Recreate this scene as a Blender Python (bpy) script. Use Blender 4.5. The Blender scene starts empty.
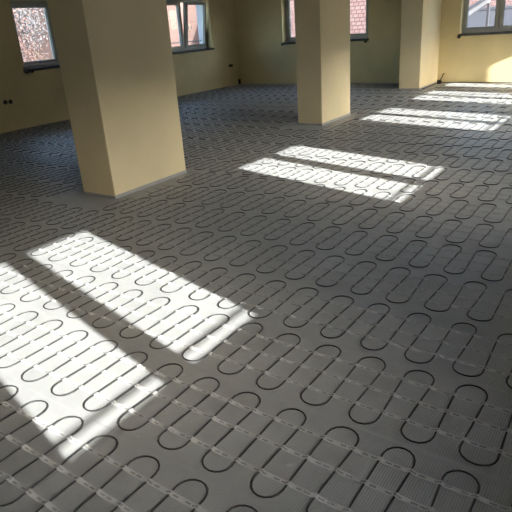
import bpy, bmesh, math, random
from mathutils import Vector, Matrix, Euler

random.seed(7)
scene = bpy.context.scene
COL = scene.collection
PI = math.pi

# ------------------------------------------------------------------ camera
CAM_H = 1.58
YAW, PITCH, ROLL, FPX = math.radians(-35.0316), math.radians(22.5821), math.radians(-4.0689), 552.4355

def make_camera():
    cp, sp = math.cos(PITCH), math.sin(PITCH)
    cr, sr = math.cos(ROLL), math.sin(ROLL)
    F = Vector((0, cp, -sp)); R = Vector((1, 0, 0)); U = Vector((0, sp, cp))
    R2 = cr * R + sr * U; U2 = -sr * R + cr * U
    def w(g):  # camera yaw frame -> room frame (x along the far wall, y along the left wall)
        return Vector((g.x * math.cos(YAW) + g.y * math.sin(YAW), -g.x * math.sin(YAW) + g.y * math.cos(YAW), g.z))
    R2, U2, B = w(R2), w(U2), -w(F)
    cd = bpy.data.cameras.new('camera'); cd.sensor_width = 36; cd.lens = 36 * FPX / 512
    cd.clip_start = 0.05; cd.clip_end = 500
    co = bpy.data.objects.new('camera', cd); COL.objects.link(co)
    m = Matrix.Identity(4)
    for i in range(3):
        m[i][0], m[i][1], m[i][2] = R2[i], U2[i], B[i]
    m[2][3] = CAM_H
    co.matrix_world = m
    scene.camera = co
make_camera()

# ------------------------------------------------------------------ light
SUN_DIR = Vector((-1.0, 0.268, -0.44)).normalized()
EXPOSURE = 0.15
SUN_E = 23.5
SKY_E = 1.8

wd = bpy.data.worlds.new('sky'); scene.world = wd; wd.use_nodes = True
nt = wd.node_tree; nt.nodes.clear()
bg = nt.nodes.new('ShaderNodeBackground'); ow = nt.nodes.new('ShaderNodeOutputWorld')
sky = nt.nodes.new('ShaderNodeTexSky'); sky.sky_type = 'NISHITA'; sky.sun_disc = False
sky.sun_elevation = math.asin(-SUN_DIR.z)
sky.sun_rotation = math.atan2(-SUN_DIR.x, -SUN_DIR.y)
sky.air_density = 1.0; sky.dust_density = 2.0; sky.ozone_density = 1.0
bg.inputs['Strength'].default_value = SKY_E
nt.links.new(sky.outputs[0], bg.inputs[0]); nt.links.new(bg.outputs[0], ow.inputs[0])

sl = bpy.data.lights.new('sun', 'SUN'); sl.energy = SUN_E; sl.angle = math.radians(0.55); sl.color = (1.0, 0.96, 0.91)
so = bpy.data.objects.new('sun', sl); COL.objects.link(so)
so.rotation_euler = SUN_DIR.to_track_quat('-Z', 'Y').to_euler(); so.location = (12, -3, 9)

vs = scene.view_settings
vs.view_transform = 'Standard'; vs.look = 'None'; vs.gamma = 1.0; vs.use_curve_mapping = False
vs.exposure = EXPOSURE

# ------------------------------------------------------------------ helpers
class MB:
    """collects vertices and faces of one mesh"""
    def __init__(self): self.v = []; self.f = []; self.uv = []
    def quad(self, a, b, c, d):
        n = len(self.v); self.v += [a, b, c, d]; self.f.append((n, n + 1, n + 2, n + 3))
    def box(self, x0, x1, y0, y1, z0, z1):
        n = len(self.v)
        self.v += [(x0, y0, z0), (x1, y0, z0), (x1, y1, z0), (x0, y1, z0), (x0, y0, z1), (x1, y0, z1), (x1, y1, z1), (x0, y1, z1)]
        for q in ((3, 2, 1, 0), (4, 5, 6, 7), (0, 1, 5, 4), (1, 2, 6, 5), (2, 3, 7, 6), (3, 0, 4, 7)):
            self.f.append(tuple(n + i for i in q))
    def tube(self, pts, r, sides=6, radii=None):
        n0 = len(self.v); k = len(pts)
        pts = [Vector(p) for p in pts]
        prev = None
        for i, p in enumerate(pts):
            d = (pts[min(i + 1, k - 1)] - pts[max(i - 1, 0)]).normalized()
            up = Vector((0, 0, 1)) if abs(d.z) < 0.9 else Vector((1, 0, 0))
            a = d.cross(up).normalized(); b = a.cross(d)
            rr = radii[i] if radii else r
            for s in range(sides):
                t = 2 * PI * s / sides
                self.v.append(tuple(p + a * (rr * math.cos(t)) + b * (rr * math.sin(t))))
        for i in range(k - 1):
            for s in range(sides):
                s2 = (s + 1) % sides
                self.f.append((n0 + i * sides + s, n0 + i * sides + s2, n0 + (i + 1) * sides + s2, n0 + (i + 1) * sides + s))
        self.f.append(tuple(n0 + s for s in range(sides))[::-1])
        self.f.append(tuple(n0 + (k - 1) * sides + s for s in range(sides)))
    def data(self, name, smooth=False, recalc=True):
        me = bpy.data.meshes.new(name); me.from_pydata(self.v, [], self.f)
        if recalc:
            bm = bmesh.new(); bm.from_mesh(me); bmesh.ops.recalc_face_normals(bm, faces=bm.faces); bm.to_mesh(me); bm.free()
        if smooth:
            for q in me.polygons: q.use_smooth = True
        me.update()
        return me
    def build(self, name, mat, parent=None, smooth=False, bevel=0, recalc=True):
        return obj(name, self.data(name, smooth, recalc), mat, parent, bevel)

def obj(name, me, mat, parent=None, bevel=0):
    if mat and not me.materials: me.materials.append(mat)
    o = bpy.data.objects.new(name, me); COL.objects.link(o)
    if parent: o.parent = parent
    if bevel:
        b = o.modifiers.new('bevel', 'BEVEL'); b.width = bevel; b.segments = 2; b.limit_method = 'ANGLE'
    return o

def tag(o, label=None, cat=None, group=None, kind=None):
    if label: o['label'] = label
    if cat: o['category'] = cat
    if group: o['group'] = group
    if kind: o['kind'] = kind
    return o

def empty(name, loc=(0, 0, 0), rz=0):
    o = bpy.data.objects.new(name, None); COL.objects.link(o)
    o.location = loc; o.rotation_euler = (0, 0, rz); o.empty_display_size = 0.1
    return o

# ------------------------------------------------------------------ materials
def mat(name, color, rough=0.8, spec=0.5, metal=0.0):
    m = bpy.data.materials.new(name); m.use_nodes = True
    b = m.node_tree.nodes['Principled BSDF']
    b.inputs['Base Color'].default_value = (*color, 1); b.inputs['Roughness'].default_value = rough
    b.inputs['Specular IOR Level'].default_value = spec; b.inputs['Metallic'].default_value = metal
    return m

def nd(m, t, **kw):
    n = m.node_tree.nodes.new(t)
    for k, v in kw.items():
        if k in n.inputs.keys(): n.inputs[k].default_value = v
        else: setattr(n, k, v)
    return n
def lk(m, a, b): m.node_tree.links.new(a, b)
def bs(m): return m.node_tree.nodes['Principled BSDF']
def ramp(m, fac, stops):
    r = nd(m, 'ShaderNodeValToRGB'); e = r.color_ramp.elements
    while len(e) < len(stops): e.new(0.5)
    for q, (p, c) in zip(e, stops): q.position = p; q.color = (*c, 1)
    lk(m, fac, r.inputs['Fac']); return r
def bump(m, h, strength, dist):
    b = nd(m, 'ShaderNodeBump', Strength=strength, Distance=dist)
    lk(m, h, b.inputs['Height']); lk(m, b.outputs[0], bs(m).inputs['Normal']); return b

def plaster(name, c, var=0.08, scale=1.3):
    m = mat(name, c, 0.85, 0.25)
    tc = nd(m, 'ShaderNodeTexCoord')
    n = nd(m, 'ShaderNodeTexNoise', Scale=scale, Detail=6.0, Roughness=0.6); lk(m, tc.outputs['Object'], n.inputs['Vector'])
    lo = tuple(x * (1 - var) for x in c); hi = tuple(min(1, x * (1 + var)) for x in c)
    r = ramp(m, n.outputs['Fac'], [(0.3, lo), (0.7, hi)]); lk(m, r.outputs[0], bs(m).inputs['Base Color'])
    n2 = nd(m, 'ShaderNodeTexNoise', Scale=60.0, Detail=4.0); lk(m, tc.outputs['Object'], n2.inputs['Vector'])
    bump(m, n2.outputs['Fac'], 0.25, 0.003)
    return m

YELLOW = (0.72, 0.605, 0.345)
M_wall = plaster('yellow_wall_paint', YELLOW)
M_col = plaster('cream_column_paint', (0.73, 0.63, 0.42), 0.06)
M_ext = plaster('grey_outside_render', (0.42, 0.43, 0.46))
M_ceil = plaster('white_ceiling_paint', (0.62, 0.61, 0.58))
M_foot = plaster('grey_plaster_foot', (0.34, 0.34, 0.35), 0.15, 8)
M_pvc = mat('white_plastic_frame', (0.45, 0.46, 0.43), 0.5, 0.3)
M_gasket = mat('black_gasket', (0.02, 0.02, 0.022), 0.6)
M_sill = plaster('dark_stone_sill', (0.10, 0.10, 0.105), 0.2, 12)
M_lump = plaster('dark_rough_mortar', (0.03, 0.028, 0.025), 0.4, 30)
M_rail = mat('dark_steel_rail', (0.05, 0.05, 0.055), 0.4, 0.5, 0.6)
M_cable = mat('black_cable_jacket', (0.045, 0.045, 0.046), 0.45)
M_black = mat('black_plastic', (0.012, 0.012, 0.012), 0.5)
M_copper = mat('wire_insulation', (0.10, 0.07, 0.05), 0.5)
M_sticker = mat('blue_sticker', (0.18, 0.22, 0.5), 0.4)

def glass_mat():
    m = bpy.data.materials.new('window_glass'); m.use_nodes = True
    t = m.node_tree; t.nodes.clear()
    o = t.nodes.new('ShaderNodeOutputMaterial'); mx = t.nodes.new('ShaderNodeMixShader')
    tr = t.nodes.new('ShaderNodeBsdfTransparent'); tr.inputs[0].default_value = (0.93, 0.95, 0.95, 1)
    gl = t.nodes.new('ShaderNodeBsdfGlossy'); gl.inputs['Roughness'].default_value = 0.02
    lw = t.nodes.new('ShaderNodeLayerWeight'); lw.inputs['Blend'].default_value = 0.5
    p5 = t.nodes.new('ShaderNodeMath'); p5.operation = 'POWER'; p5.inputs[1].default_value = 5.0; t.links.new(lw.outputs['Facing'], p5.inputs[0])
    fr = t.nodes.new('ShaderNodeMath'); fr.operation = 'MULTIPLY_ADD'; fr.inputs[1].default_value = 0.9; fr.inputs[2].default_value = 0.04; t.links.new(p5.outputs[0], fr.inputs[0])
    t.links.new(fr.outputs[0], mx.inputs[0]); t.links.new(tr.outputs[0], mx.inputs[1]); t.links.new(gl.outputs[0], mx.inputs[2])
    t.links.new(mx.outputs[0], o.inputs[0])
    return m
M_glass = glass_mat()

def floor_mat():
    m = mat('grey_screed', (0.4, 0.39, 0.37), 0.6, 0.4)
    tc = nd(m, 'ShaderNodeTexCoord')
    n = nd(m, 'ShaderNodeTexNoise', Scale=2.2, Detail=8.0, Roughness=0.65); lk(m, tc.outputs['Object'], n.inputs['Vector'])
    r = ramp(m, n.outputs['Fac'], [(0.3, (0.305, 0.31, 0.312)), (0.7, (0.385, 0.39, 0.392))])
    lk(m, r.outputs[0], bs(m).inputs['Base Color'])
    n2 = nd(m, 'ShaderNodeTexNoise', Scale=90.0, Detail=5.0); lk(m, tc.outputs['Object'], n2.inputs['Vector'])
    bump(m, n2.outputs['Fac'], 0.3, 0.003)
    return m
M_floor = floor_mat()

def mesh_mat():
    m = mat('fibreglass_mesh', (0.4, 0.39, 0.37), 0.5, 0.4)
    tc = nd(m, 'ShaderNodeTexCoord'); ge = nd(m, 'ShaderNodeNewGeometry')
    n = nd(m, 'ShaderNodeTexNoise', Scale=2.6, Detail=8.0, Roughness=0.65); lk(m, ge.outputs['Position'], n.inputs['Vector'])
    r = ramp(m, n.outputs['Fac'], [(0.3, (0.31, 0.315, 0.317)), (0.7, (0.395, 0.40, 0.402))])
    sx = nd(m, 'ShaderNodeSeparateXYZ'); lk(m, tc.outputs['Object'], sx.inputs[0])
    def wave(sock, period, sharp):
        a = nd(m, 'ShaderNodeMath', operation='MULTIPLY'); lk(m, sock, a.inputs[0]); a.inputs[1].default_value = 2 * PI / period
        s = nd(m, 'ShaderNodeMath', operation='SINE'); lk(m, a.outputs[0], s.inputs[0])
        q = nd(m, 'ShaderNodeMapRange'); q.inputs['From Min'].default_value = sharp; q.inputs['From Max'].default_value = 1.0
        lk(m, s.outputs[0], q.inputs['Value']); return q.outputs[0]
    wx = wave(sx.outputs['X'], 0.010, -0.3); wy = wave(sx.outputs['Y'], 0.010, 0.3)
    g = nd(m, 'ShaderNodeMath', operation='MAXIMUM'); lk(m, wx, g.inputs[0])
    h = nd(m, 'ShaderNodeMath', operation='MULTIPLY'); lk(m, wy, h.inputs[0]); h.inputs[1].default_value = 0.45
    lk(m, h.outputs[0], g.inputs[1])
    mx = nd(m, 'ShaderNodeMixRGB', blend_type='MULTIPLY'); lk(m, r.outputs[0], mx.inputs['Color1']); mx.inputs['Fac'].default_value = 1.0
    rr = ramp(m, g.outputs[0], [(0.0, (0.84, 0.84, 0.84)), (1.0, (1.12, 1.12, 1.11))]); lk(m, rr.outputs[0], mx.inputs['Color2'])
    # scattered plaster dust
    n3 = nd(m, 'ShaderNodeTexNoise', Scale=14.0, Detail=5.0); lk(m, ge.outputs['Position'], n3.inputs['Vector'])
    dr = ramp(m, n3.outputs['Fac'], [(0.68, (0, 0, 0)), (0.78, (0.5, 0.5, 0.5))])
    mx2 = nd(m, 'ShaderNodeMixRGB'); lk(m, dr.outputs[0], mx2.inputs['Fac']); lk(m, mx.outputs[0], mx2.inputs['Color1']); mx2.inputs['Color2'].default_value = (0.6, 0.59, 0.57, 1)
    lk(m, mx2.outputs[0], bs(m).inputs['Base Color'])
    bump(m, g.outputs[0], 0.35, 0.0015)
    return m
M_mesh = mesh_mat()

def tape_mat():
    m = mat('translucent_white_tape', (0.72, 0.72, 0.72), 0.2, 0.8)
    t = m.node_tree; out = t.nodes['Material Output']
    uv = nd(m, 'ShaderNodeUVMap'); sx = nd(m, 'ShaderNodeSeparateXYZ'); lk(m, uv.outputs[0], sx.inputs[0])
    def mth(op, a, b=None):
        n = nd(m, 'ShaderNodeMath', operation=op)
        for i, q in enumerate((a, b)):
            if q is None: continue
            if isinstance(q, (int, float)): n.inputs[i].default_value = q
            else: lk(m, q, n.inputs[i])
        return n.outputs[0]
    ph = mth('FRACT', mth('DIVIDE', sx.outputs['X'], 0.095))
    in1 = mth('MULTIPLY', mth('GREATER_THAN', ph, 0.10), mth('LESS_THAN', ph, 0.36))
    in2 = mth('MULTIPLY', mth('GREATER_THAN', ph, 0.46), mth('LESS_THAN', ph, 0.74))
    row = mth('MULTIPLY', mth('GREATER_THAN', sx.outputs['Y'], 0.33), mth('LESS_THAN', sx.outputs['Y'], 0.67))
    lt = mth('FRACT', mth('DIVIDE', sx.outputs['X'], 0.0062)); let = mth('LESS_THAN', lt, 0.74)
    ink = mth('MULTIPLY', mth('MULTIPLY', mth('MAXIMUM', in1, in2), row), let)
    cm = nd(m, 'ShaderNodeMixRGB'); lk(m, ink, cm.inputs['Fac'])
    cm.inputs['Color1'].default_value = (0.95, 0.95, 0.95, 1); cm.inputs['Color2'].default_value = (0.33, 0.33, 0.33, 1)
    lk(m, cm.outputs[0], bs(m).inputs['Base Color'])
    tr = nd(m, 'ShaderNodeBsdfTransparent'); mx = nd(m, 'ShaderNodeMixShader')
    fac = mth('ADD', 0.48, mth('MULTIPLY', ink, 0.1))
    lk(m, fac, mx.inputs[0]); lk(m, tr.outputs[0], mx.inputs[1]); lk(m, bs(m).outputs[0], mx.inputs[2]); lk(m, mx.outputs[0], out.inputs[0])
    return m
M_tape = tape_mat()

def brick_mat(name, c1, c2, mortar, scale, bw=0.25, rh=0.075, ms=0.012, axis='XZ'):
    m = mat(name, c1, 0.85, 0.2)
    tc = nd(m, 'ShaderNodeTexCoord'); sx = nd(m, 'ShaderNodeSeparateXYZ'); cx = nd(m, 'ShaderNodeCombineXYZ')
    lk(m, tc.outputs['Object'], sx.inputs[0])
    if axis == 'XZ':
        a = nd(m, 'ShaderNodeMath', operation='ADD'); lk(m, sx.outputs['X'], a.inputs[0]); lk(m, sx.outputs['Y'], a.inputs[1]); lk(m, a.outputs[0], cx.inputs['X'])
        lk(m, sx.outputs['Z'], cx.inputs['Y'])
    else:
        lk(m, sx.outputs['X'], cx.inputs['X']); lk(m, sx.outputs['Y'], cx.inputs['Y'])
    b = nd(m, 'ShaderNodeTexBrick', Scale=scale); lk(m, cx.outputs[0], b.inputs['Vector'])
    b.inputs['Color1'].default_value = (*c1, 1); b.inputs['Color2'].default_value = (*c2, 1); b.inputs['Mortar'].default_value = (*mortar, 1)
    b.inputs['Mortar Size'].default_value = ms; b.inputs['Brick Width'].default_value = bw; b.inputs['Row Height'].default_value = rh
    lk(m, b.outputs['Color'], bs(m).inputs['Base Color'])
    bump(m, b.outputs['Fac'], -0.4, 0.01)
    return m
M_brick = brick_mat('red_brick', (0.085, 0.046, 0.040), (0.09, 0.058, 0.052), (0.078, 0.062, 0.058), 1.0)
M_tiles = brick_mat('red_roof_tiles', (0.13, 0.075, 0.066), (0.15, 0.10, 0.09), (0.06, 0.036, 0.034), 1.0, 0.22, 0.17, 0.02, 'UV')
M_render = plaster('pale_render', (0.16, 0.15, 0.145), 0.1)
M_greyroof = plaster('grey_fibre_cement', (0.045, 0.045, 0.05), 0.1, 2)
M_snow = plaster('white_verge_board', (0.22, 0.22, 0.23), 0.05)
M_dark = mat('dark_bitumen', (0.06, 0.06, 0.07), 0.7)
M_wood = plaster('brown_timber', (0.22, 0.13, 0.09), 0.2, 5)
M_pane = mat('dark_far_window', (0.03, 0.035, 0.04), 0.6, 0.2)
M_ground = plaster('pale_yard_ground', (0.26, 0.25, 0.23), 0.2, 0.4)
M_bark = plaster('grey_bark', (0.20, 0.17, 0.15), 0.3, 8)
def leaf_mat(name, c1, c2):
    m = mat(name, c1, 0.7, 0.2)
    ge = nd(m, 'ShaderNodeNewGeometry')
    r = ramp(m, ge.outputs['Random Per Island'], [(0.0, c1), (1.0, c2)]); lk(m, r.outputs[0], bs(m).inputs['Base Color'])
    return m
M_leaf_rust = leaf_mat('rust_leaves', (0.085, 0.045, 0.04), (0.085, 0.065, 0.066))
M_leaf_pale = leaf_mat('pale_leaves', (0.055, 0.055, 0.062), (0.09, 0.088, 0.098))

# ------------------------------------------------------------------ room shell
XL, XR = -10.06, 0.85          # inner faces of the left and right wall
YB, YF = -2.6, 14.17           # inner faces of the back and far wall
ZC = 2.9
TH = 0.45                      # wall thickness
INSET = 0.22                   # depth from the inner face to the window glass
Z0, Z1 = 1.09, 2.32            # window opening

class Win:
    def __init__(s, a, gw, n, fr, gap, tilt=None):
        s.a, s.gw, s.n, s.fr, s.gap, s.tilt = a, gw, n, fr, gap, tilt
        s.w = 2 * fr + n * gw + (n - 1) * gap; s.b = a + s.w

left_w = [Win(6.945, 0.76, 2, 0.14, 0.24), Win(11.05, 0.70, 2, 0.14, 0.24, tilt=1)]
far_w = [Win(-8.50, 0.588, 3, 0.14, 0.24), Win(-3.71, 0.60, 2, 0.11, 0.18)]
UG = XR + INSET
right_w = []
for lo1, hi1, lo2, hi2 in ((0.53, 1.12, 1.31, 1.92), (4.27, 4.88, 5.09, 5.68), (7.81, 8.36, 8.54, 9.15), (10.30, 10.89, 11.06, 11.67), (12.50, 13.12, 13.35, 13.95)):
    s = 0.268 * UG
    gap = lo2 - hi1; gw = (hi2 - lo1 - gap) / 2
    right_w.append(Win(lo1 - s - 0.13, gw, 2, 0.13, gap))

def wall(name, length0, length1, wins, place):
    """slab with openings; place(s, d, z) maps (along, depth outward, height) to the room"""
    ss = sorted({length0, length1, *[w.a for w in wins], *[w.b for w in wins]}); zs = [-0.25, Z0, Z1, ZC + 0.2]
    def solid(i, k):
        if i < 0 or k < 0 or i >= len(ss) - 1 or k >= 3: return False
        if k != 1: return True
        mid = (ss[i] + ss[i + 1]) / 2
        return not any(w.a < mid < w.b for w in wins)
    m = MB(); mi = []
    for i in range(len(ss) - 1):
        for k in range(3):
            if not solid(i, k): continue
            a, b, c, d = ss[i], ss[i + 1], zs[k], zs[k + 1]
            m.quad(place(a, 0, c), place(b, 0, c), place(b, 0, d), place(a, 0, d)); mi.append(0)
            m.quad(place(a, TH, c), place(b, TH, c), place(b, TH, d), place(a, TH, d)); mi.append(1)
            for k0, k1, ix in ((0, INSET, 0), (INSET, TH, 1)):
                if not solid(i - 1, k): m.quad(place(a, k0, c), place(a, k1, c), place(a, k1, d), place(a, k0, d)); mi.append(ix)
                if not solid(i + 1, k): m.quad(place(b, k0, c), place(b, k1, c), place(b, k1, d), place(b, k0, d)); mi.append(ix)
                if not solid(i, k - 1): m.quad(place(a, k0, c), place(b, k0, c), place(b, k1, c), place(a, k1, c)); mi.append(ix)
                if not solid(i, k + 1): m.quad(place(a, k0, d), place(b, k0, d), place(b, k1, d), place(a, k1, d)); mi.append(ix)
    me = m.data(name, recalc=False)
    me.materials.append(M_wall); me.materials.append(M_ext)
    for q, ix in zip(me.polygons, mi): q.material_index = ix
    bm = bmesh.new(); bm.from_mesh(me); bmesh.ops.remove_doubles(bm, verts=bm.verts, dist=1e-4); bmesh.ops.recalc_face_normals(bm, faces=bm.faces); bm.to_mesh(me); bm.free()
    return tag(obj(name, me, M_wall), kind='structure')

P_left = lambda s, d, z: (XL - d, s, z)
SKEW = math.radians(-0.5)      # the right wall runs slightly out of square
def P_right(s, d, z):
    return (XR + d * math.cos(SKEW) - (s - 1.2) * math.sin(SKEW), 1.2 + d * math.sin(SKEW) + (s - 1.2) * math.cos(SKEW), z)
P_far = lambda s, d, z: (s, YF + d, z)
P_back = lambda s, d, z: (s, YB - d, z)
wall('wall_left', YB, YF, left_w, P_left)
wall('wall_right', YB + 0.02, YF - 0.002, right_w, P_right)
wall('wall_far', XL - TH, XR + TH + 0.26, far_w, P_far)
wall('wall_back', XL - TH, XR + TH, [], P_back)
m = MB(); m.box(XL, XR + 0.26, YB, YF, -0.25, 0.0); tag(m.build('floor', M_floor), kind='structure')
m = MB(); m.box(XL, XR + 0.26, YB, YF, ZC, ZC + 0.2); tag(m.build('ceiling', M_ceil), kind='structure')

m = MB(); m.box(XL - TH - 0.8, XR + TH + 1.0, YB - TH - 0.8, YF + TH + 0.8, ZC + 0.201, ZC + 0.38); tag(m.build('roof', M_ext), kind='structure')   # unseen slab, its eaves added to cut off steep sky light

# ------------------------------------------------------------------ windows
def window(name, w, ori):
    """ori: left / far / right. Local x runs along the wall, +y goes outdoors, z up; origin at the sill's first end."""
    loc, rz = {'left': ((XL, w.a, 0), PI / 2), 'far': ((w.a, YF, 0), 0.0), 'right': (P_right(w.b, 0, 0), -PI / 2 + SKEW)}[ori]
    root = empty(name, loc, rz); tag(root, kind='structure')
    W = w.w; FO = w.fr * 0.5
    FY0, FY1 = INSET - 0.035, INSET + 0.035
    f = MB()   # fixed outer frame
    f.box(0, FO, FY0, FY1, Z0, Z1); f.box(W - FO, W, FY0, FY1, Z0, Z1)
    f.box(FO, W - FO, FY0, FY1, Z0, Z0 + (0.04 if ori == 'right' else 0.06)); f.box(FO, W - FO, FY0, FY1, Z1 - 0.06, Z1)
    for k in range(1, w.n):
        c = w.fr + k * w.gw + (k - 0.5) * w.gap
        f.box(c - 0.015, c + 0.015, FY0 + 0.01, FY1, Z0 + 0.06, Z1 - 0.06)
    f.build('frame', M_pvc, root, bevel=0.004)
    gz0, gz1 = Z0 + (0.105 if ori == 'right' else 0.12), Z1 - 0.12
    for k in range(w.n):
        a = w.fr + k * (w.gw + w.gap); b = a + w.gw
        sa = FO + 0.004 if k == 0 else a - w.gap / 2 + 0.017
        sb = W - FO - 0.004 if k == w.n - 1 else b + w.gap / 2 - 0.017
        cs = empty('casement_pivot') if False else None
        y0, y1 = INSET - 0.055, INSET + 0.02
        s = MB()
        zb, zt = Z0 + (0.044 if ori == 'right' else 0.064), Z1 - 0.064
        oz = zb
        s.box(sa, a, y0, y1, 0, zt - oz); s.box(b, sb, y0, y1, 0, zt - oz)
        s.box(a, b, y0, y1, 0, gz0 - oz); s.box(a, b, y0, y1, gz1 - oz, zt - oz)
        so_ = s.build('casement', M_pvc, root, bevel=0.006)
        so_.location = (0, 0, oz)
        g = MB(); g.box(a - 0.008, b + 0.008, INSET - 0.012, INSET + 0.004, gz0 - oz - 0.008, gz1 - oz + 0.008)
        g.build('glass_pane', M_glass, so_)
        q = MB(); t = 0.006
        for (x0, x1, c0, c1) in ((a, a + t, gz0, gz1), (b - t, b, gz0, gz1), (a + t, b - t, gz0, gz0 + t), (a + t, b - t, gz1 - t, gz1)):
            q.box(x0, x1, INSET - 0.03, INSET - 0.0125, c0 - oz, c1 - oz)
        q.build('gasket', M_gasket, so_)
        if w.tilt == k:   # leaf tipped open into the room, hinged along its bottom rail
            so_.rotation_euler = (math.radians(7.5), 0, 0)
            so_.location = (0, y0 * (1 - math.cos(math.radians(7.5))), oz - y0 * math.sin(math.radians(7.5)))
    s = MB(); s.box(-0.02, W + 0.02, -0.045, 0.0, Z0 - 0.045, Z0 + 0.003); s.box(0.001, W - 0.001, 0.0, FY0 - 0.001, Z0 + 0.0005, Z0 + 0.003)
    s.build('inner_sill', M_sill, root, bevel=0.004)
    s = MB(); s.box(0.002, W - 0.002, FY1 + 0.001, TH + 0.04, Z0 + 0.0005, Z0 + 0.02); s.build('outer_sill', M_pvc, root)
    if not (ori == 'right' or w.tilt is not None): return root
    r = MB(); ry = INSET + 0.16; rz_ = 1.335 if ori == 'right' else 1.30
    r.tube([(0.002, ry, rz_), (W - 0.002, ry, rz_)], 0.011, 10); r.build('guard_rail', M_rail, root, smooth=True)
    return root

def lump(root, x, z, r=0.035):
    bm = bmesh.new(); bmesh.ops.create_icosphere(bm, subdivisions=2, radius=r)
    rnd = random.Random(int(x * 1000))
    for v in bm.verts: v.co *= rnd.uniform(0.75, 1.15)
    for v in bm.verts: v.co += Vector((x, -0.02, z))
    me = bpy.data.meshes.new('mortar_lump'); bm.to_mesh(me); bm.free()
    obj('mortar_lump', me, M_lump, root)

wins = []
n = 0
for w in left_w: n += 1; wins.append((window('window_%d' % n, w, 'left'), w))
for w in far_w: n += 1; wins.append((window('window_%d' % n, w, 'far'), w))
for w in right_w: n += 1; wins.append((window('window_%d' % n, w, 'right'), w))
lump(wins[0][0], 0.05, Z0 - 0.035, 0.05); lump(wins[0][0], 0.16, Z0 - 0.05, 0.035)
lump(wins[2][0], -0.02, Z0 - 0.04); lump(wins[2][0], wins[2][1].w - 0.06, Z0 - 0.06, 0.04)
lump(wins[3][0], 0.0, Z0 - 0.05, 0.045)
s = MB(); s.box(0.49, 0.55, INSET - 0.062, INSET - 0.0555, Z0 + 0.075, Z0 + 0.125); s.build('sticker', M_sticker, wins[0][0])

# ------------------------------------------------------------------ columns
cols = [(-4.90, -4.40, 3.79, 4.94, 'large cream plastered column nearest the camera, at the left side'),
        (-4.69, -4.24, 8.20, 9.29, 'cream plastered column in the middle, in front of the brick-view window'),
        (-4.64, -4.16, 12.82, YF - 0.001, 'cream plastered pillar joined to the far wall beside the sunlit corner')]
for x0, x1, y0, y1, lab in cols:
    root = empty('column', ((x0 + x1) / 2, (y0 + y1) / 2, 0)); tag(root, lab, 'column', 'row of columns')
    hx, hy = (x1 - x0) / 2, (y1 - y0) / 2
    m = MB(); m.box(-hx, hx, -hy, hy, 0.0, ZC); m.build('shaft', M_col, root, bevel=0.008)
    m = MB(); t = 0.006
    e1 = hy if y1 > 14 else hy + t
    m.box(hx, hx + t, -hy - t, e1, 0.0, 0.035); m.box(-hx - t, -hx, -hy - t, e1, 0.0, 0.03); m.box(-hx, hx, -hy - t, -hy, 0.0, 0.03)
    if y1 < 14: m.box(-hx, hx, hy, hy + t, 0.0, 0.03)
    m.build('edge_strip', M_foot, root)

# ------------------------------------------------------------------ heating mats
DELTA = math.radians(-1.1223)      # the rows are laid a little out of square with the walls
PERIOD, PITCHV, SPAN = 0.24007, 0.54375, 0.488
V_UP2 = 1.68746                     # upper loop line of row 2
PHASE = {2: -3.219, 3: -3.085, 4: -2.797, 5: -2.160, 6: -1.501, 7: -1.650, 8: -1.510, 9: -1.701}
TAPE_OFF = (0.106, 0.2395, 0.3775)    # distance of each tape from the upper loop line
CR = 0.0036
cd_, sd_ = math.cos(DELTA), math.sin(DELTA)

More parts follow.
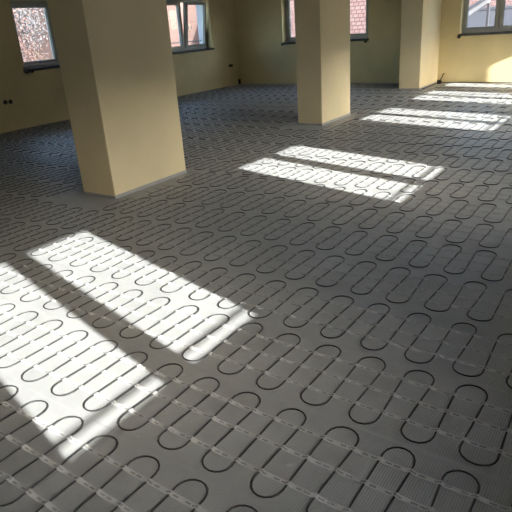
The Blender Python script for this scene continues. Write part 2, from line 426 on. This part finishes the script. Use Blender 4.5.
def heating_mat(row, u0, u1, label):
    rnd = random.Random(row * 100 + int(u0 * 7))
    ph = PHASE.get(row)
    if ph is None: ph = random.Random(row).uniform(0, PERIOD)
    vup = V_UP2 + (row - 2) * PITCHV; vc = vup - SPAN / 2; uc = (u0 + u1) / 2
    root = empty('heating_mat', (uc * cd_ - vc * sd_, uc * sd_ + vc * cd_, 0), DELTA)
    tag(root, label, 'heating mat', 'floor heating mats laid in rows')
    L = (u1 - u0) / 2
    # mesh carrier
    s = MB(); hw = SPAN / 2 + 0.018; ns = max(2, int((u1 - u0) / 0.5)); n0 = 0
    for i in range(ns + 1):
        x = -L + 2 * L * i / ns
        s.v += [(x, -hw + rnd.uniform(-.004, .004), 0.0012), (x, hw + rnd.uniform(-.004, .004), 0.0012)]
    for i in range(ns): s.f.append((2 * i, 2 * i + 2, 2 * i + 3, 2 * i + 1))
    s.build('mesh_sheet', M_mesh, root, recalc=False)
    # serpentine cable
    half = PERIOD / 2
    BUL = 0.005; R = half / 2 + BUL; ys = SPAN / 2 - R
    k0 = math.ceil((u0 + 0.05 - ph - half / 2) / half); k1 = math.floor((u1 - 0.05 - ph - half / 2) / half)
    legs = []
    for k in range(k0, k1 + 1):
        c = ph + half / 2 + k * half - uc
        sg = 1 if k % 2 != 0 else -1     # the turns bulge a little wider than the leg spacing
        legs.append((c + sg * BUL + rnd.gauss(0, .0035), c - sg * BUL + rnd.gauss(0, .0035)))    # x at the lower and at the upper end
    z = 0.0015 + CR
    pts = []
    for i, (xb, xt) in enumerate(legs):
        up = (k0 + i) % 2 != 0          # this leg runs upward if the turn after it is an upper one
        a, b = ((xb, -ys), (xt, ys)) if up else ((xt, ys), (xb, -ys))
        pts.append((a[0], a[1], z)); pts.append(((a[0] + b[0]) / 2, 0, z)); pts.append((b[0], b[1], z))
        if i + 1 < len(legs):
            nx = legs[i + 1][1 if up else 0]; cx = (b[0] + nx) / 2; rx = (nx - b[0]) / 2; ry = (R + rnd.gauss(0, .004)) * (1 if up else -1)
            for q in range(1, 8):
                t = PI * q / 8
                pts.append((cx - rx * math.cos(t), b[1] + ry * math.sin(t), z))
    c = MB(); c.tube(pts, CR, 6); c.build('heating_cable', M_cable, root, smooth=True, recalc=False)
    # tapes holding the cable down
    for off in TAPE_OFF:
        y = SPAN / 2 - off + rnd.gauss(0, .002); hw = 0.0115
        prof = [(-L, 0.002)]
        for (xb, xt) in legs:
            x = xb + (xt - xb) * (y + ys) / (2 * ys)
            for dx, zz in ((-0.016, 0.0022), (-0.004, 0.0088), (0.004, 0.0088), (0.016, 0.0022)): prof.append((x + dx, zz))
        prof.append((L, 0.002))
        me = bpy.data.meshes.new('tape'); vs_ = []; fs = []
        wob = rnd.uniform(0, 6)
        for i, (x, zz) in enumerate(prof):
            yy = y + 0.003 * math.sin(x * 1.3 + wob)
            vs_ += [(x, yy - hw, zz), (x, yy + hw, zz)]
            if i: fs.append((2 * i - 2, 2 * i, 2 * i + 1, 2 * i - 1))
        me.from_pydata(vs_, [], fs); uvl = me.uv_layers.new(name='UVMap')
        sh = rnd.uniform(0, .1)
        for lp in me.loops:
            vi = lp.vertex_index; uvl.data[lp.index].uv = (vs_[vi][0] + sh + 20, vi % 2)
        for q in me.polygons: q.use_smooth = True
        obj('tape', me, M_tape, root)
    return root

ORD = ['', 'first', 'second', 'third', 'fourth', 'fifth', 'sixth', 'seventh', 'eighth', 'ninth', 'tenth', 'eleventh', 'twelfth', 'thirteenth',
       'fourteenth', 'fifteenth', 'sixteenth', 'seventeenth', 'eighteenth', 'nineteenth', 'twentieth', 'twenty-first', 'twenty-second', 'twenty-third', 'twenty-fourth']
WHICH = ['nearest', 'middle', 'farthest']
for row in range(0, 25):
    vup = V_UP2 + (row - 2) * PITCHV
    lo, hi = vup - SPAN - 0.02 + 0.088, vup + 0.02 + 0.088
    # keep the ends inside the (slightly skewed) walls
    sh = -vup * sd_
    a, b = XL + 0.10 - sh, 0.70 - sh * 0.5
    hit = [i for i, c in enumerate(cols) if hi > c[2] - 0.02 and lo < c[3] + 0.02]
    base = 'grey floor heating mat with black looped cable, '
    if row == 0:
        heating_mat(row, a, b, base + 'at the camera below the bottom-left corner')
    elif not hit:
        heating_mat(row, a, b, base + '%s row up from the bottom-left corner' % ORD[row])
    else:
        i = hit[0]; c = cols[i]
        heating_mat(row, a, c[0] - 0.14 - sh, base + '%s row up, left of the %s column' % (ORD[row], WHICH[i]))
        heating_mat(row, c[1] + 0.10 - sh, b, base + '%s row up, right of the %s column' % (ORD[row], WHICH[i]))

# ------------------------------------------------------------------ wall boxes and stray cables
def socket_box(y, z, label):
    root = empty('socket_box', (XL, y, z)); tag(root, label, 'socket box', 'empty socket boxes on the left wall')
    def ring(name, r0, r1, d0, d1, mt):
        m = MB(); N = 20
        for i in range(N):
            t = 2 * PI * i / N; cs, sn = math.cos(t), math.sin(t)
            m.v += [(d0, r0 * cs, r0 * sn), (d1, r0 * cs, r0 * sn), (d1, r1 * cs, r1 * sn), (d0, r1 * cs, r1 * sn)]
        for i in range(N):
            j = (i + 1) % N
            for q in range(4): m.f.append((4 * i + q, 4 * j + q, 4 * j + (q + 1) % 4, 4 * i + (q + 1) % 4))
        m.build(name, mt, root, smooth=False)
    ring('rim', 0.034, 0.042, 0.0, 0.012, M_black)
    ring('back', 0.002, 0.0335, 0.0005, 0.003, M_black)
    m = MB(); m.tube([(0.003, 0.01, 0.0), (0.03, 0.012, -0.008), (0.036, 0.02, -0.022)], 0.004, 6); m.build('wire', M_copper, root, smooth=True)
socket_box(6.385, 0.545, 'round black socket box below the left window, nearer the photo edge')
socket_box(6.495, 0.54, 'round black socket box below the left window, nearer the yellow column')
socket_box(13.70, 0.555, 'round black socket box near the far corner, nearer the window')
socket_box(13.80, 0.555, 'round black socket box near the far corner, nearer the corner')

m = MB(); m.tube([(XL + 0.05, YF - 0.10, 0.0), (XL + 0.05, YF - 0.10, 0.12)], 0.035, 12)
pr = empty('pipe_stub', (0, 0, 0)); tag(pr, 'short dark pipe stub standing in the far left corner', 'pipe')
m.build('pipe', M_black, pr, smooth=False)
m = MB(); m.tube([(XL + 0.05, YF - 0.10, 0.12), (XL + 0.05, YF - 0.10, 0.14)], 0.042, 12); m.build('cap', M_lump, pr)

pr = empty('supply_cable', (0, 0, 0)); tag(pr, 'dark supply cable lying along the foot of the far pillar', 'cable')
pts = [(-4.10, 12.85, 0.012), (-4.11, 13.2, 0.012), (-4.105, 13.6, 0.014), (-4.09, 13.9, 0.03), (-4.06, 14.02, 0.08), (-4.03, 14.08, 0.14), (-4.02, 14.12, 0.20), (-4.0, 14.168, 0.22)]
m = MB(); m.tube(pts, 0.011, 8); m.build('cable', M_black, pr, smooth=True)
m = MB(); m.box(-4.10, -4.02, 13.92, 14.04, 0.0, 0.09); m.build('junction_block', M_lump, pr, bevel=0.012)
m = MB(); m.tube([(-4.06, 14.0, 0.04), (-3.9, 14.08, 0.015), (-3.5, 14.12, 0.012), (-3.0, 14.12, 0.012), (-2.2, 14.13, 0.012)], 0.009, 6); m.build('lead', M_black, pr, smooth=True)

# ------------------------------------------------------------------ outdoors
GZ = -3.2
m = MB(); m.box(-90, 60, -40, 110, GZ - 0.3, GZ); tag(m.build('ground', M_ground), kind='structure')

def house(name, label, x0, x1, y0, y1, eave, ridge, wallm, roofm, along='x', over=0.4, windows=()):
    """gabled house; ridge along x or y"""
    root = empty(name, ((x0 + x1) / 2, (y0 + y1) / 2, GZ)); tag(root, label, 'house', 'houses outside the windows')
    hx, hy = (x1 - x0) / 2, (y1 - y0) / 2; e, r = eave - GZ, ridge - GZ
    m = MB()
    if along == 'x':
        prof = [(-hy, 0), (hy, 0), (hy, e), (0, r - 0.05), (-hy, e)]
        A = [(-hx, a, b) for a, b in prof]; B = [(hx, a, b) for a, b in prof]
    else:
        prof = [(-hx, 0), (hx, 0), (hx, e), (0, r - 0.05), (-hx, e)]
        A = [(a, -hy, b) for a, b in prof]; B = [(a, hy, b) for a, b in prof]
    m.v = A + B; m.f = [(0, 1, 2, 3, 4), (9, 8, 7, 6, 5)] + [(i, (i + 1) % 5, 5 + (i + 1) % 5, 5 + i) for i in range(5)]
    wl = m.build('wall', wallm, root)
    for s in (-1, 1):
        h = (hy if along == 'x' else hx); L = (hx if along == 'x' else hy) + over
        sl_ = math.hypot(h, r - e); ang = math.atan2(r - e, h); ln = sl_ + over
        m = MB(); m.box(-L, L, -ln, 0.0, 0.0, 0.12)
        o = m.build('roof_slope', roofm, root)
        # local y runs up the slope to the ridge
        rz = (0 if s < 0 else PI) if along == 'x' else (-PI / 2 if s < 0 else PI / 2)
        o.rotation_euler = (ang, 0, rz); o.location = (0, 0, r)
    m = MB()
    L = (hx if along == 'x' else hy) + over
    m.tube([(-L, 0, r + 0.1), (L, 0, r + 0.1)] if along == 'x' else [(0, -L, r + 0.1), (0, L, r + 0.1)], 0.11, 8); m.build('ridge_cap', roofm, root)
    for (face, c, z, ww, hh) in windows:
        m = MB(); p = MB(); z -= GZ
        if face == 'x+':
            m.box(hx, hx + 0.06, c - ww / 2 - 0.03, c + ww / 2 + 0.03, z - 0.03, z + hh + 0.03); p.box(hx + 0.061, hx + 0.075, c - ww / 2, c + ww / 2, z, z + hh)
        else:
            m.box(c - ww / 2 - 0.08, c + ww / 2 + 0.08, -hy - 0.06, -hy, z - 0.08, z + hh + 0.08); p.box(c - ww / 2, c + ww / 2, -hy - 0.075, -hy - 0.061, z, z + hh)
        f = m.build('window', M_wood, root); p.build('pane', M_pane, f)
    return root

# brick roof slope seen through the triple window
house('tiled_house', 'house with a red tiled roof outside the far triple window', -14.8, -8.0, 21, 31, 0.2, 7.6, M_render, M_tiles, 'x', 0.4)
# grey shed roof outside the right-hand far window, with a white verge board, red roof behind
house('grey_roofed_shed', 'low shed with a grey sheet roof outside the sunlit far window', -6.6, 4.0, 20.0, 25.0, 0.0, 1.45, M_render, M_greyroof, 'x', 0.3)
house('distant_tiled_house', 'distant house with a red tiled roof above the grey shed', -14, 4, 33, 44, 1.2, 6.5, M_render, M_tiles, 'x', 0.4)
g = empty('stair_roof', (-6.4, 19.2, 0)); tag(g, 'sloping white verge board with dark roof edge before the grey shed', 'roof')
def slant(name, x0, zl0, zh0, x1, zl1, zh1, y0, y1, mt):
    q = MB(); q.v = [(x0, y, z) for y in (y0, y1) for z in (zl0, zh0)] + [(x1, y, z) for y in (y0, y1) for z in (zl1, zh1)]
    q.f = [(0, 1, 3, 2), (4, 6, 7, 5), (0, 4, 5, 1), (2, 3, 7, 6), (0, 2, 6, 4), (1, 5, 7, 3)]
    return q.build(name, mt, g)
slant('verge_board', 0.4, 0.71, 0.88, 2.15, 1.76, 1.90, 0.0, 0.25, M_snow)
slant('roof_edge', 0.36, 0.88, 0.98, 2.19, 1.90, 2.0, -0.06, 0.28, M_dark)
for px_ in (0.5, 2.11):
    m = MB(); m.box(px_, px_ + 0.07, 0.08, 0.16, GZ, 0.8 if px_ < 1 else 1.76); m.build('post', M_greyroof if px_ > 1 else M_dark, g)

# pink facade outside the tipped window on the left wall
house('brick_house', 'pinkish brick house outside the tipped window of the left wall', -31, -20, 20.5, 34, 6.2, 8.6, M_brick, M_tiles, 'y', 0.4,
      [('x+', -3.42, 1.6, 0.12, 0.22), ('x+', -3.2, 1.6, 0.12, 0.22)])
house('red_roofed_house', 'red roofed house behind the trees outside the left window', -48, -36, 6, 19.5, 4.2, 7.2, M_render, M_tiles, 'y', 0.4)

def tree(label, x, y, h, spread, lm, n, sd, grp):
    rnd = random.Random(sd)
    root = empty('tree', (x, y, GZ)); tag(root, label, 'tree', grp)
    m = MB(); H = h - GZ
    m.tube([(0, 0, 0), (0.05, 0.02, H * .3), (-0.05, 0.05, H * .6), (0.02, 0, H * .92)], .1, 8, [0.22, 0.17, 0.11, 0.03]); m.build('trunk', M_bark, root, smooth=True)
    f = MB(); tips = []
    for i in range(16):
        z = H * rnd.uniform(.3, .85); a = rnd.uniform(0, 2 * PI); l = spread * rnd.uniform(.6, 1.0) * (1.15 - z / H * .6)
        e = Vector((l * math.cos(a), l * math.sin(a), z + l * .5)); mid = Vector((e.x * .5, e.y * .5, z + l * .32))
        b = MB(); b.tube([(0, 0, z), tuple(mid), tuple(e)], .05, 6, [0.06, 0.04, 0.015]); b.build('branch', M_bark, root, smooth=True)
        tips += [e, mid, (e + mid) / 2]
    for i in range(n):
        c = rnd.choice(tips) + Vector((rnd.gauss(0, .4), rnd.gauss(0, .4), rnd.gauss(0, .4)))
        r = rnd.uniform(.04, .09); e = Euler((rnd.uniform(0, 6), rnd.uniform(0, 6), rnd.uniform(0, 6))).to_matrix()
        f.quad(*[tuple(c + e @ Vector(q)) for q in ((-r, 0, 0), (0, -r * .5, 0.01), (r, 0, 0), (0, r * .5, 0.01))])
    tag(f.build('foliage', lm, root, recalc=False), kind='stuff')
tree('rust-leaved tree outside the left window, nearer the photo edge', -20.5, 13.2, 6.0, 1.7, M_leaf_rust, 6500, 1, 'trees outside the left window')
tree('pale-leaved tree outside the left window, nearer the column', -25.0, 17.0, 6.5, 1.9, M_leaf_pale, 6500, 2, 'trees outside the left window')
tree('pale tree behind the rust-leaved one outside the left window', -30.5, 16.5, 6.5, 2.2, M_leaf_pale, 3600, 3, 'trees outside the left window')

# unseen houses added across the street to keep low sky off the left wall
house('unseen_street_house', 'rendered house added out of view across the street to block low sky, opposite the nearest sunlit patch', 18, 28, -16, -1, 3.3, 5.7, M_render, M_tiles, 'y', 0.4)
house('unseen_street_house', 'rendered house added out of view across the street to block low sky, opposite the middle sunlit patch', 18, 28, 1, 14, 3.5, 5.9, M_brick, M_tiles, 'y', 0.4)
house('unseen_street_house', 'rendered house added out of view across the street to block low sky, beyond the far end of the room', 18, 28, 16, 32, 3.2, 5.6, M_render, M_tiles, 'y', 0.4)
